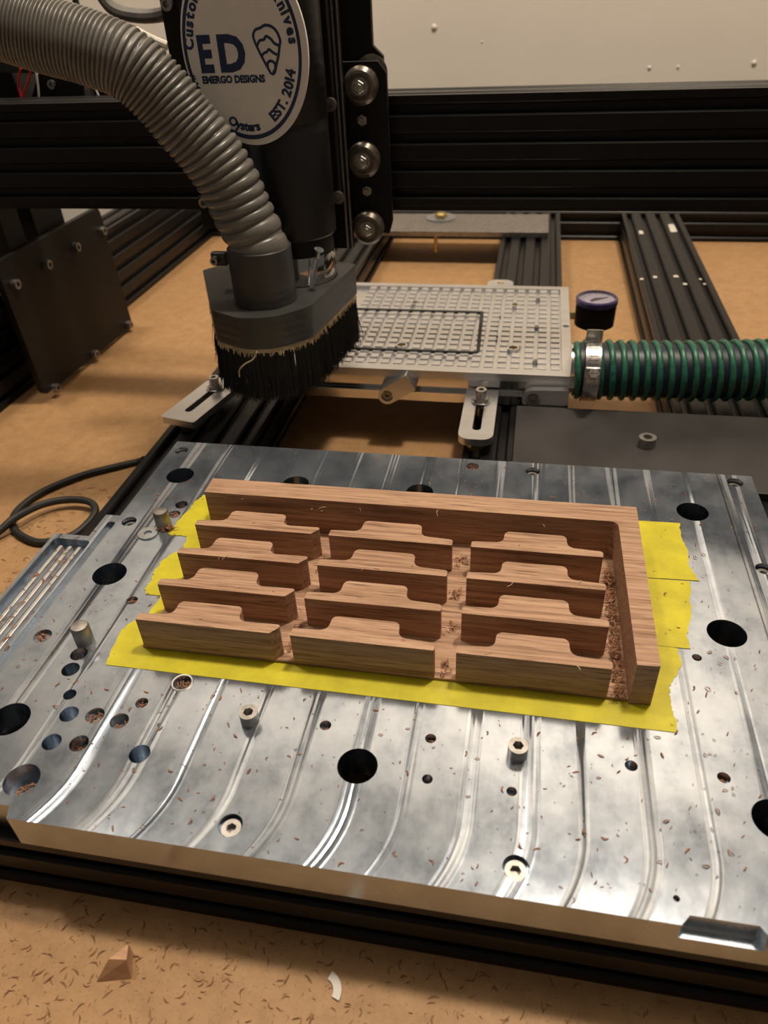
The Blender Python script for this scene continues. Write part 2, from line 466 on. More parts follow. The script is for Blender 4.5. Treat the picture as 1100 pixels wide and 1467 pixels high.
extrusion('frame_rail', 40, 40, 940, (-517, 145.5, -60), 'X', 'black slotted front frame rail under the thick aluminium plate edge', 'beam', FB)
extrusion('frame_rail', 40, 40, 940, (-517, 1184, -60), 'X', 'black slotted rear frame rail lying along the far end of bench', 'beam', FB)
extrusion('bed_beam', 80, 40, 998, (-293, 186, -60), 'Y', 'wide black bed beam beneath brush head and left slotted clamp', 'beam', FB)
extrusion('bed_beam', 80, 40, 998, (-41, 186, -60), 'Y', 'wide black bed beam running under the vacuum grid plate', 'beam', FB)
bb = extrusion('bed_beam', 80, 40, 998, (128, 186, -60), 'Y', 'wide black bed beam with white paint flecks passing under green hose', 'beam', FB)
for u, v, a, b in ((918, 333, 3, 6), (1000 - 37, 327, 4.5, 14), (938, 397, 2.5, 2.5), (968, 396, 3, 2.5), (981, 407, 2.5, 2), (919, 400, 2.2, 2), (1003, 400, 1.6, 1.5), (1009, 407, 1.5, 1.5)):
    x, y, z = at((u, v), z=-20)
    mb = MB(); mb.prism(rpoly([(x - a, y - b * 1.4), (x + a, y - b * 1.2), (x + a * .9, y + b * 1.4), (x - a * .8, y + b * 1.3)], min(a, b) * .5, 3), -20, -19.7)
    mb.build('paint_fleck', 'white_plastic', bb, smooth=False)
extrusion('side_rail', 40, 100, 1084, (-557, 145, -60), 'Y', 'tall black slotted side rail behind the black bolted end plate', 'beam', 'side rails carrying the gantry')
extrusion('side_rail', 40, 100, 1084, (423, 145, -60), 'Y', 'tall black slotted side rail opposite the bolted end plate', 'beam', 'side rails carrying the gantry')

# ------------------------------------------------------------------ thick aluminium fixture plate
PX0, PX1, PY0, PY1 = -292.4, 158.5, 145.4, 455.6
outline = [(-205, PY0), (73, PY0), (76.5, 149.6), (101, 149.6), (104, PY0), (PX1, PY0), (PX1, PY1), (-257.8, PY1), (-257.8, 359), (-268, 359), (-268, 335.5), (PX0, 335.5), (PX0, 151), (-207, 151)]
holes = []       # (x, y, r, depth)
big = [(-236.4, 410.5, 9.8), (-236.5, 302.3, 10.2), (-234.4, 194, 9.8), (-59.8, 193.8, 9.2), (115.9, 301.5, 10), (114, 409.4, 9.8), (-62.3, 410.5, 9.2), (116.5, 194.5, 9.6), (-150, 410, 9.4)]
for x, y, r_ in big: holes.append((x, y, r_, None))
blind = [(-220.9, 376.1, 4.3, 9), (-221.5, 365.0, 4.2, 2.2), (-212.1, 282.1, 3.4, 3), (-249.1, 248.4, 5, 2.5), (-221.9, 238.8, 4.6, 7), (-220.8, 228.1, 4.7, 14),
         (-212.5, 212.5, 3.3, 14), (-206.5, 201.1, 4.7, 12), (-193.2, 202.2, 4.7, 3.5), (-179.6, 200.9, 4.6, 6), (-173.5, 212.9, 3.2, 4), (-206.3, 184.7, 4.6, 14),
         (-192.8, 185.9, 4.6, 8), (-158.4, 228.1, 4.6, 4), (-161.4, 184.8, 5, 15), (-209.1, 163.8, 8.2, 11), (-79.5, 213.2, 2.8, 5), (-29.1, 213.2, 2.6, 5), (-27.8, 191.8, 2.4, 9),
         (9, 191.3, 2.3, 5), (60.4, 212.1, 2.8, 7), (99.1, 211.9, 2.8, 5), (72.4, 155.2, 1.3, 5), (98.1, 281.8, 2.4, 5), (-29.4, 446.5, 4.4, 5), (-30, 405, 2.6, 8), (10.5, 404, 2.6, 8)]
for h in blind: holes.append(h)
cbore = [(-249, 443.1, 4.9), (-248.6, 353.7, 4.9), (-107.1, 157.4, 5.3), (12.1, 157.7, 5.4), (146.5, 446.8, 5), (146.1, 357.4, 5), (12.7, 445, 4.9)]
for x, y, r_ in cbore: holes.append((x, y, r_, 7))
pocket = rpoly([(-289.5, 160), (-264, 160), (-264, 331), (-289.5, 331)], [2, 2, 3, 3], 4)
pocket2 = rpoly([(-262.5, 160), (-257, 160), (-257, 352), (-262.5, 352)], 2, 4)
fp = thing('fixture_plate', 'thick drilled aluminium fixture plate with milled swirls on the front rail', 'metal plate', (-67, 300, -20))
mb = MB()
front_pocket = rpoly([(77, 148.2), (99, 148.2), (99, 154), (77, 154)], [1, 1, 2, 2], 4)
mb.slab(outline, [(circ(x, y, r_, 40 if r_ > 6 else 24), d) for x, y, r_, d in holes] + [(pocket, 6), (pocket2, 3)], -20, 0, 0, 1)
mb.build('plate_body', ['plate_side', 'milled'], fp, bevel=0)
for x0 in (-283.5, -277.0, -270.5):
    mb = MB(); mb.box(x0 - 1.3, x0 + 1.3, 161, 327, -6.2, -2.2); mb.build('pocket_rib', 'alu', fp, smooth=False, bevel=0.5)
for u, v in ((18, 848), (4, 948), (8, 868)):
    x, y, z = at((u, v), z=-5)
# socket screws sunk in counterbores
for x, y, r_ in cbore:
    mb = MB(); cap_screw(mb, x, y, -7, r_ * .80, 5.2 if y < 200 else 4.2, rot=random.random()); mb.build('sunk_cap_screw', 'dull_steel', fp, bevel=0.3)
# socket screws standing proud
for x, y in ((-116.1, 210.5), (10.7, 210.5)):
    mb = MB(); cap_screw(mb, x, y, -0.1, 4.5, 7.2, rot=random.random()); mb.build('cap_screw', 'dull_steel', fp, bevel=0.5)
# dowel pins
for x, y in ((-223, 352), (-223, 247.8)):
    mb = MB(); mb.lathe([(4.9, -0.3), (4.9, 11.2), (4.3, 12.3), (2, 12.6), (0, 12.65)], (x, y, 0)); mb.build('dowel_pin', 'dull_steel', fp)
# raised burr round one hole
mb = MB(); mb.lathe([(4.6, -.1), (4.7, .25), (5.4, .3), (6.0, -.1)], (-158.4, 228.1, 0), caps=False); mb.build('hole_burr', 'alu', fp)
# shallow step milled in the front edge
mb = MB(); mb.prism([(73, PY0), (104, PY0), (101.5, 150), (76, 150)], -20, -9.5); mb.build('edge_ledge', 'plate_side', fp, smooth=False)
mb = MB(); mb.box(76, 101, 149.0, 149.7, -9.6, -8.6); mb.build('edge_lip', 'alu', fp, smooth=False)
mb = MB(); mb.slab(circ(-229.9, 342.5, 6.3, 32), [(circ(-229.9, 342.5, 2.6, 20), None)], 0, 1.0)
tag(mb.build('flat_washer', 'zinc', bevel=0.2), 'loose flat zinc washer lying beside the dowel pin on plate', 'washer')

# ------------------------------------------------------------------ yellow tape
def torn(pts, z=0.0, n=5, amp=0.7):
    """jitter along a list of edge points"""
    out = []
    for i in range(len(pts) - 1):
        a, b = Vector(pts[i]), Vector(pts[i + 1])
        for k in range(n):
            p = a.lerp(b, k / n)
            out.append((p.x + random.uniform(-amp, amp) * (k > 0), p.y + random.uniform(-amp, amp) * (k > 0)))
    return out + [tuple(pts[-1])]
zA = lambda x, y: at((180 + x * 300 / 1100, 680 + y * 300 / 1100), z=0)[:2]
zR = lambda x, y: at((840 + x * .3, 600 + y * .3), z=0)[:2]
L1 = torn([zA(412, 108), zA(375, 135), zA(330, 190), zA(285, 235), zA(225, 305), zA(235, 320), zA(320, 325), zA(302, 395)])
R1 = torn([zR(540, 775), zR(485, 700), zR(480, 620), zR(450, 560), zR(445, 500)])
L2 = torn([zA(330, 380), zA(240, 420), zA(190, 455), zA(150, 510), zA(140, 550), zA(95, 605), zA(112, 630)])
R2 = torn([zR(497, 1100), zR(480, 1050), zR(485, 1000), zR(500, 930), zR(495, 850), zR(500, 778)])
zB = lambda x, y: at((150 + x * 410 / 1100, 660 + y * 410 / 1100), z=0)[:2]
L3 = torn([zB(215, 520), zB(165, 595), zB(115, 615), zB(65, 650), zB(22, 735), zB(4, 785)])
R3 = torn([at((970, 1050), z=0)[:2], zR(415, 1400), zR(400, 1340), zR(390, 1280), zR(430, 1230), zR(455, 1160), zR(430, 1095)])
TG = 'yellow tape strips under the wooden workpiece'
for i, (L, Rr, lab) in enumerate(((L1, R1, 'yellow tape strip with torn ends under the tall back wall of workpiece'),
                                  (L2, R2, 'yellow tape strip with torn ends under the middle rows of blocks'),
                                  (L3, R3, 'yellow tape strip with torn ends showing along workpiece front edge'))):
    mb = MB(); mb.prism(L + Rr, 0.02 + i * .0, 0.28 + 0.06 * (2 - i))
    tag(mb.build('tape_strip', 'tape', smooth=False), lab, 'tape', TG)

# ------------------------------------------------------------------ wooden workpiece
wp = thing('wooden_workpiece', 'reddish brown wooden workpiece milled into twelve stepped blocks on yellow tape', 'workpiece', (-59, 309, 0.4))
mb = MB(); mb.box(-189, 71.5, 248, 371, 0.4, 2.0); mb.build('base_web', 'wood', wp, smooth=False)
wl = [(-191, 355.5), (56.5, 355.5), (60.6, 351.5), (61.7, 300), (61.7, 247)]
mb = MB(); mb.prism(rpoly([(-191, 355.5), (60.6, 355.5), (61.7, 246.6), (72.2, 247.2), (72.0, 371.3), (-191, 371)], [0, 4.5, 0.4, 0.6, 1, 0.3], 5), 0.4, 27.5)
mb.build('rim_wall', 'wood', wp, bevel=0.25)
colsX = [(-187.9, -115.3), (-104.5, -31.9), (-21.2, 51.7)]
rowsY = [329, 302, 274.8, 247.5]
for ci, (x0, x1) in enumerate(colsX):
    for ri, y0 in enumerate(rowsY):
        b0, b1 = x0 + 18.0, x0 + 53.8; t_ = 6.2; e = 16.6
        j = lambda a: random.uniform(-a, a)
        if ci == 0:
            pts = [(x0, y0), (x1, y0), (x1 + 4.2, y0 + 5.0), (x1 + 3.5, y0 + t_ + .4), (b1 + j(.4), y0 + t_), (b1 - .5, y0 + e), (b0 + .5, y0 + e), (b0, y0 + t_), (x0, y0 + 4.6)]
            rd = [.3, .5, 1.5, 1.5, 4.5, 3.2, 3.2, 4.5, .6]
        else:
            pts = [(x0, y0), (x1, y0), (x1 + .3, y0 + t_ - 1.2), (b1 + j(.4), y0 + t_), (b1 - .5, y0 + e), (b0 + .5, y0 + e), (b0, y0 + t_), (x0 + .2, y0 + t_ - 1.0)]
            rd = [.3, .8, 2.0, 4.5, 3.2, 3.2, 4.5, 1.2]
        mb = MB(); mb.prism(rpoly(pts, rd, 5), 1.8, 22); mb.build('stepped_block', 'wood', wp, bevel=0.2)

# torn fibres left on the blocks
mb = MB()
fib = [(53, 329 - .5 + a * 27.2 * -1, 21.5) for a in range(3)]
for i in range(46):
    c_ = random.choice(colsX); y0 = random.choice(rowsY); q = random.random()
    if q < .45: x, y, z = random.uniform(*c_), y0 + random.uniform(-.2, 6.3), 22
    elif q < .8: x, y, z = c_[1] + random.uniform(1, 6), y0 + random.uniform(4, 14), 2.2
    else: x, y, z = random.uniform(-180, 55), 355.2, random.uniform(20, 27.5)
    a = random.random() * 6.3; l_ = random.uniform(1.5, 5)
    mb.tube(smooth_path([(x, y, z), (x + l_ * .5 * math.cos(a), y - abs(l_ * .5 * math.sin(a)), z + random.uniform(0, 1.5)), (x + l_ * math.cos(a + .4), y - abs(l_ * math.sin(a + .4)), z + random.uniform(-2, 2) * (z > 5))], 3), .17, 4)
fb = mb.build('torn_fibres', 'tan_fibre', wp); fb['kind'] = 'stuff'

# ------------------------------------------------------------------ vacuum grid plate
VX0, VX1, VY0, VY1 = -222.0, 41.5, 575.5, 786.0
vp = thing('vacuum_plate', 'aluminium vacuum fixture plate with raised square grid and black sealing cord', 'vacuum fixture', (-90, 680, -20))
mb = MB()
mb.box(VX0 + 6, VX1 - 2, VY0 + 1.5, VY1 - 3, -20, -11); mb.box(VX0 + 8, VX1 - 4, VY0 + 7, VY1 - 8, -11, -4); mb.box(VX0 + 6, VX1 - 2, VY0 + 1.5, VY1 - 3, -4, 3.6)
mb.build('base_body', 'alu_bright', vp, smooth=False, bevel=0.4)
gx1, gy0, gy1 = 33.2, 586.0, 777.3; pit = 11.25
inner = [(VX0 + 8, gy0), (gx1, gy0), (gx1, gy1), (VX0 + 8, gy1)]
mb = MB(); mb.slab(rpoly([(VX0, VY0), (VX1, VY0), (VX1, VY1), (VX0, VY1)], 1.2, 3), [(inner, 3.2), (circ(37.6, 681, 3.2, 20), 5)], 3.4, 10)
mb.build('top_tray', 'alu', vp, bevel=0.25)
screws_v = [(-111.5, 731.8), (-11.2, 733.0), (-109.6, 626.3), (-9.0, 628.8)]
pin_v = [(10.4, 751.7), (10.8, 679.5), (11.2, 604.5)]
mb = MB(); mb.box(-3.7, 3.7, -3.7, 3.7, 0, 3.2)
pad_me = None
nx = 22; ny = 17
gc = [(-42.5, 708.8), (-42.5, 615), (-180, 615), (-180, 708.8)]
for i in range(nx):
    for k in range(ny):
        x = gx1 - 5.6 - i * pit; y = gy0 + 5.6 + k * pit
        if x < -170: continue
        if any(math.hypot(x - a, y - b) < 6.2 for a, b in screws_v): continue
        if pad_me is None:
            o = MB(); o.box(x - 3.7, x + 3.7, y - 3.7, y + 3.7, 6.8, 10.0)
            po = o.build('grid_pad', 'alu', None, smooth=False, bevel=0.3); pad_me = po.data; po.parent = vp
            po.location = Vector((x + 90, y - 680, 6.8 + 20)) * S
        else:
            po2 = po.copy(); col.objects.link(po2); po2.parent = vp; po2.location = Vector((x + 90, y - 680, 26.8)) * S
for x, y in screws_v:
    mb = MB(); mb.slab(circ(x, y, 5.4, 28), [(circ(x, y, 4.0, 20), 2.6)], 6.7, 10.05); mb.build('screw_boss', 'alu', vp, smooth=True)
    mb = MB(); mb.slab(circ(x, y, 3.2, 20), [(hexa(x, y, 1.5), 1)], 7.3, 8.9); mb.build('brass_screw', 'brass', vp)
for x, y in pin_v:
    mb = MB(); cap_screw(mb, x, y, 6.8, 2.4, 3.4); mb.build('small_screw', 'steel', vp)
mb = MB(); mb.tube(smooth_path([(-195, 708.8, 9.8), (-120, 708.8, 9.8), (-50, 708.8, 9.8), (-43.5, 707.5, 9.8), (-42.2, 700, 9.8), (-41, 660, 9.8), (-39.6, 622, 9.8), (-41, 616, 9.8), (-48, 615, 9.8), (-110, 614.6, 9.8), (-195, 614.2, 9.8)], 6), 1.7, 8)
mb.build('sealing_cord', 'black_rubber', vp)
for k in range(9):  # row of small dark dots beside the sealing cord
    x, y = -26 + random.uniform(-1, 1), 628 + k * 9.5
    mb = MB(); mb.lathe([(1.3, 7.0), (1.5, 8.5), (0, 9.2)], (x, y, 0), seg=8); mb.build('dark_spot', 'near_black', vp)
# toggle clamps on the front side
def cam_block(x, z, ang, L, W, D, name):
    mb = MB()
    pts = rpoly([(-W / 2, -W / 2), (L, -W / 2), (L, W / 2), (-W / 2, W / 2)], [W * .49, .6, .6, W * .49], 8)
    mb.slab(pts, [(circ(0, 0, W * .34, 24), 4.0)], 0, D)
    M_ = Matrix.Translation((x, VY0 + 1.6, z)) @ Matrix.Rotation(PI / 2, 4, 'X') @ Matrix.Rotation(ang, 4, 'Z')
    mb.xform(M_); o = mb.build(name, 'alu', vp, bevel=0.4)
    mb = MB(); cap_screw(mb, x, VY0 + 1.6 - D + 4.05, z, W * .25, 3.2, 'Y'); mb.build('socket_screw', 'dull_steel', o)
cam_block(-113, -10.5, math.radians(33), 25, 15.5, 12, 'cam_clamp')
cam_block(11, -9.5, math.radians(2), 29, 18, 9, 'cam_clamp')
# rear tabs and side hose port
tx, ty, _ = at((717, 403), z=4)
mb = MB(); mb.slab(rpoly([(tx - 14, 780), (tx + 14, 780), (tx + 14, ty + 11), (tx - 14, ty + 11)], [0, 0, 10, 10], 8), [(rpoly([(tx - 3.5, ty - 2), (tx + 3.5, ty - 2), (tx + 3.5, ty + 5), (tx - 3.5, ty + 5)], 2, 4), None)], -4, 2)
mb.build('rear_tab', 'alu', vp, bevel=0.4)
mb = MB(); mb.lathe([(2.6, -3), (2.6, 0.5), (1.4, 1.2), (0, 1.2)], (tx, ty + 2, 0), seg=6); mb.build('tab_nut', 'brass', vp)
mb = MB(); mb.prism([(20, 784), (38, 784), (38, 795)], -6, 0); mb.build('rear_gusset', 'alu', vp, smooth=False)
HZ, HY = 10.5, 589.0
mb = MB(); mb.lathe([(21, 0), (21, 22)], (39.0, HY, HZ), 'X', 32); mb.build('hose_port', 'alu_bright', vp)

# ------------------------------------------------------------------ slotted clamps
def slot_clamp(name, poly_axis, w_, L, loc, rot, label, screw_t, washer_n=2):
    """flat bar with rounded tip pointing to -Y, slot along it"""
    t = thing(name, label, 'clamp', (loc[0], loc[1], -20), 'slotted clamps holding the vacuum plate')
    bar = rpoly([(-w_ / 2, 0), (-w_ / 2, -L), (w_ / 2, -L), (w_ / 2, 0)], [1, w_ * poly_axis, w_ * poly_axis, 1], 8)
    sl = rpoly([(-3.4, -L + 14), (3.4, -L + 14), (3.4, -screw_t + 10), (-3.4, -screw_t + 10)], 3.3, 6)
    M_ = Matrix.Translation((loc[0], loc[1], 0)) @ Matrix.Rotation(rot, 4, 'Z')
    mb = MB(); mb.slab(bar, [(sl, None)], -11, -5); mb.xform(M_); mb.build('slotted_bar', 'alu', t, bevel=0.6)
    mb = MB(); mb.lathe([(8, 0), (8, 1.6), (4, 1.6)], (0, -screw_t, -5)); mb.xform(M_); mb.build('washer', 'steel', t, bevel=.2)
    mb = MB(); mb.lathe([(6, 0), (6.3, .8), (6, 1.8), (4, 1.8)], (0, -screw_t, -3.4)); mb.xform(M_); mb.build('spring_washer', 'dull_steel', t)
    mb = MB(); cap_screw(mb, 0, -screw_t, -1.7, 4.4, 8.5); mb.xform(M_); mb.build('cap_screw', 'steel', t, bevel=.4)
    mb = MB(); mb.lathe([(3, -20), (3, -10)], (0, -screw_t, 0), seg=16); mb.xform(M_); mb.build('screw_shank', 'dull_steel', t)
    mb = MB(); mb.lathe([(5.5, -20), (6.6, -19), (6.6, -12), (5.5, -11)], (0, -L + 11, 0), seg=6); mb.xform(M_); mb.build('standoff_nut', 'brass' if washer_n == 2 else 'dull_steel', t)
    return t
slot_clamp('slotted_clamp', 0.33, 27, 84, (-31.5, 576, 0), 0, 'flat slotted aluminium clamp bar between vacuum plate and fixture plate', 23)
slot_clamp('slotted_clamp', 0.08, 33, 78, (-260, 573, 0), math.radians(-12.5), 'slotted aluminium clamp bar beside black brush and bench board', 20, 1)

# ------------------------------------------------------------------ flat steel plates
sp = thing('steel_plate', 'dark flat steel plate under green hose with one cap screw', 'metal plate', (100, 515, -20))
mb = MB(); mb.box(-2, 232, 456.4, 566, -20, -14); mb.build('plate_body', 'dark_steel', sp, smooth=False, bevel=0.5)
mb = MB(); cap_screw(mb, 97.6, 512, -14.1, 6.4, 8.4); mb.build('cap_screw', 'dull_steel', sp, bevel=.5)
sp2 = thing('steel_plate', 'grey flat steel bar with washer across the bed beams under gantry', 'metal plate', (-110, 1105, -20))
mb = MB(); mb.box(-300, 22, 1060, 1150, -20, -13); mb.build('plate_body', 'dull_steel', sp2, smooth=False, bevel=0.5)
mb = MB(); mb.slab(circ(-132.5, 1126, 22, 36), [(circ(-132.5, 1126, 5, 16), None)], -13.05, -11); mb.build('washer', 'zinc', sp2, bevel=.3)
mb = MB(); mb.lathe([(9, -11), (9, -7), (6, -5), (0, -5)], (-132.5, 1126, 0), seg=6); mb.build('hex_bolt', 'brass', sp2)
mb = MB(); mb.lathe([(2.5, -46), (2.5, -20)], (-134, 1075, 0), seg=12); mb.build('bolt_shank', 'brass', sp2)

# ------------------------------------------------------------------ corrugated hoses
def corrugated(path, prof_r, n_theta, phase_of_s, depth, samples):
    """helical corrugated tube along a dense path; radius dips between the ribs"""
    P = [Vector(p) for p in path]
    s_ = [0.0]
    for i in range(1, len(P)): s_.append(s_[-1] + (P[i] - P[i - 1]).length)
    L = s_[-1]; mbx = MB(); vs = []; fs = []
    u = (P[1] - P[0]).normalized().orthogonal().normalized(); j = 0
    N = samples
    for i in range(N + 1):
        d = L * i / N
        while j < len(s_) - 2 and s_[j + 1] < d: j += 1
        f = (d - s_[j]) / max(1e-9, s_[j + 1] - s_[j]); p = P[j].lerp(P[j + 1], f)
        t = (P[min(j + 2, len(P) - 1)] - P[max(j - 1, 0)]).normalized()
        u = (u - t * u.dot(t)).normalized(); w_ = t.cross(u); ph = phase_of_s(d / L)
        for k in range(n_theta):
            a = 2 * PI * k / n_theta; q = (ph + k / n_theta) % 1.0
            c = abs(2 * q - 1)                      # 0 on the rib crest, 1 in the valley
            rr = prof_r - depth * (1 - math.sqrt(max(0, 1 - min(1, c / 0.80) ** 2))) if c < 0.80 else prof_r - depth
            vs.append(p + (u * math.cos(a) + w_ * math.sin(a)) * rr)
    for i in range(N):
        for k in range(n_theta):
            k2 = (k + 1) % n_theta; fs.append((i * n_theta + k, i * n_theta + k2, (i + 1) * n_theta + k2, (i + 1) * n_theta + k))
    mbx.add(vs, fs); return mbx, L
hp = [(-192, 516, 119), (-192.5, 516, 133)] + [at(p, y=Y) for p, Y in (((347, 303), 515), ((326, 258), 513), ((295, 212), 510), ((263, 175), 507), ((230, 135), 504), ((184, 93), 500), ((124, 68), 497), ((60, 50), 494), ((5, 33), 491), ((-85, 2), 487))]
mbx, L = corrugated(smooth_path(hp, 10), 21.4, 36, lambda t: 13 * t + 62 * t * t, 2.0, 1000)
o = mbx.build('dust_hose', 'hose_grey', ang=60)
tag(o, 'ribbed grey dust hose curving up from the brush head cuff', 'hose')

gh = thing('vacuum_hose', 'green spiral ribbed vacuum hose clamped to the grid plate port', 'hose', (120, 590, -15))
path = smooth_path([(42.6, HY, HZ), (80, HY + 1, HZ), (130, HY + 3, HZ + .5), (190, HY + 8, HZ + 2), (260, HY + 16, HZ + 5), (340, HY + 26, HZ + 9)], 8)
mb = MB(); mb.tube(path, 22.2, 32, caps=True); mb.build('hose_wall', 'hose_navy', gh)
# the green helix standing proud of the wall
P = [Vector(p) for p in path]; cum = [0.0]
for i in range(1, len(P)): cum.append(cum[-1] + (P[i] - P[i - 1]).length)
def on_path(d):
    j = 0
    while j < len(cum) - 2 and cum[j + 1] < d: j += 1
    f = (d - cum[j]) / (cum[j + 1] - cum[j]); return P[j].lerp(P[j + 1], f), (P[j + 1] - P[j]).normalized()
turns = 33; hel = []
for i in range(turns * 28):
    d = cum[-1] * i / (turns * 28 - 1); p, t = on_path(d); a = 2 * PI * i / 28
    u = Vector((0, 0, 1)); u = (u - t * u.dot(t)).normalized(); w_ = t.cross(u)
    hel.append(p + (u * math.cos(a) + w_ * math.sin(a)) * 22.6)
mb = MB(); mb.tube(hel, 2.6, 8); mb.build('spiral_rib', 'hose_green', gh, ang=70)
hc = thing('hose_clamp', 'shiny worm drive hose clamp around green hose end', 'hose clamp', (56, HY, -16))
mb = MB(); mb.lathe([(25.2, -6), (26.4, -6), (26.4, 6), (25.2, 6)], (56, HY, HZ), 'X', 48); mb.build('band', 'steel', hc)
for k in range(16):
    a = math.radians(20 + k * 7.5)
    mb = MB(); mb.box(-4, 4, -0.7, 0.7, 26.1, 26.9); mb.xform(Matrix.Translation((56, HY, HZ)) @ Matrix.Rotation(a - PI / 3.2, 4, 'X')); mb.build('band_ridge', 'steel', hc, smooth=False)
mb = MB(); mb.box(-6.5, 6.5, -7, 7, 25.5, 31); mb.xform(Matrix.Translation((56, HY, HZ)) @ Matrix.Rotation(math.radians(74), 4, 'X')); mb.build('worm_housing', 'steel', hc, bevel=1.5)
mb = MB(); mb.slab(circ(0, 0, 4.2, 6), [([(-3, -.5), (3, -.5), (3, .5), (-3, .5)], 1)], 0, 6); mb.xform(Matrix.Translation((56, HY - 31, HZ + 10)) @ Matrix.Rotation(math.radians(50), 4, 'X')); mb.build('worm_screw', 'steel', hc)
mb = MB(); mb.prism(rpoly([(49, HY - 4), (63, HY - 4), (62, HY + 6), (50, HY + 6)], 1, 3), HZ + 26, HZ + 35); mb.xform(Matrix.Translation((56, HY, 0)) @ Matrix.Diagonal((0.95, .12, 1, 1)) @ Matrix.Translation((-56, -HY, 0))); mb.build('band_tail', 'steel', hc, bevel=.2)

# ------------------------------------------------------------------ gauge
gx, gy = 67.6, 736.0
ga = thing('vacuum_gauge', 'round black vacuum gauge with violet rimmed dial beside grid plate', 'gauge', (gx, gy, -10))
mb = MB(); mb.lathe([(17.5, -10), (19.2, -9), (19.6, 12), (19.6, 15)], (gx, gy, 0), seg=40); mb.build('case', 'black_plate', ga)
mb = MB(); mb.lathe([(19.8, 12.5), (20.2, 13), (20.2, 17.2), (19.2, 18.4), (17.6, 18.4), (17.2, 15.2)], (gx, gy, 0), seg=40, caps=False); mb.build('rim', 'violet_rim', ga)
mb = MB(); mb.lathe([(17.6, 14.9), (17.6, 15.4), (0, 15.4)], (gx, gy, 0), seg=40); dial = mb.build('dial', 'gauge_face', ga)
for k in range(11):
    a = math.radians(-45 + k * 27)
    mb = MB(); mb.box(12.4, 15.6, -.3, .3, 15.4, 15.5); mb.xform(Matrix.Translation((gx, gy, 0)) @ Matrix.Rotation(a, 4, 'Z')); mb.build('tick', 'black_plate', dial, smooth=False)
mb = MB(); mb.prism([(gx - 7, gy - 4), (gx - 5, gy - 6), (gx + 11, gy + 6), (gx - 2, gy + 3)], 15.6, 16.1); mb.build('needle', 'black_plate', dial, smooth=False)
gl = NT('gauge_glass'); gl.set(Base_Color=(0.95, 0.93, 1.0), Roughness=0.03, Transmission_Weight=1.0, IOR=1.2); MT['glass'] = gl.m
mb = MB(); mb.lathe([(17.4, 17.2), (17.4, 17.8), (0, 17.9)], (gx, gy, 0), seg=40); mb.build('glass', 'glass', ga)
mb = MB(); mb.lathe([(4, 0), (4, 12)], (39, gy, -1), 'X', 6); mb.build('stem', 'brass', ga)

# ------------------------------------------------------------------ gantry
gb = extrusion('gantry_beam', 40, 80, 1010, (-540, 633, 129.2), 'X', 'long black slotted gantry beam crossing above the machine bed', 'beam')
mb = MB(); mb.box(-520, 450, 636, 670, 125, 129.4)
tag(mb.build('gantry_under_strip', 'black', smooth=False), 'thin black strip fixed along the underside of gantry beam', 'strip')
def end_plate(x, side, label):
    t = thing('gantry_end_plate', label, 'end plate', (x, 700, -62), 'gantry end plates')
    poly = rpoly([(600, 86), (796, 86), (804, -57), (606, -50)], [4, 8, 8, 6], 4)
    mb = MB(); mb.prism(poly, 0, 6); mb.v = [(x + p[2] * side, p[0], p[1]) for p in mb.v]
    if side > 0: pass
    mb.build('plate', 'black_plate', t, bevel=.4)
    for y, z in ((788, 62), (729, 62), (672, 62), (615.6, 62), (793, -50.5), (707, -50), (623, -50)):
        mb = MB(); cap_screw(mb, 0, 0, 0, 4.6, 5.5, 'X')
        if side < 0: mb.xform(Matrix.Rotation(PI, 4, 'Z'))
        mb.xform(Matrix.Translation((x + 6 * side, y, z))); mb.build('cap_screw', 'dull_steel', t, bevel=.4)
    for y in (672, 788):
        mb = MB(); mb.lathe([(10, -28), (12, -26), (12, -20), (9, -18), (12, -16), (12, -10), (6, -8), (6, 0)], (0, 0, 0), 'X', 24)
        if side < 0: mb.xform(Matrix.Rotation(PI, 4, 'Z'))
        mb.xform(Matrix.Translation((x, y, 52.5))); mb.build('v_wheel', 'wheel', t)
    mb = MB(); a_, b_ = sorted((x - 4 * side, x - 56 * side)); mb.box(a_, b_, 640, 668, 84, 126); mb.build('riser', 'black_plate', t, smooth=False)
    return t
end_plate(-483, 1, 'black gantry end plate with seven bolts in front of side rail')
end_plate(389, -1, 'black gantry end plate on the far side rail opposite the brush')
mb = MB(); mb.box(-556, -488, 690, 742, 40, 150)
tag(mb.build('gantry_riser_block', 'black_plate', smooth=False, bevel=1), 'black block standing on the side rail behind the bolted end plate', 'block')

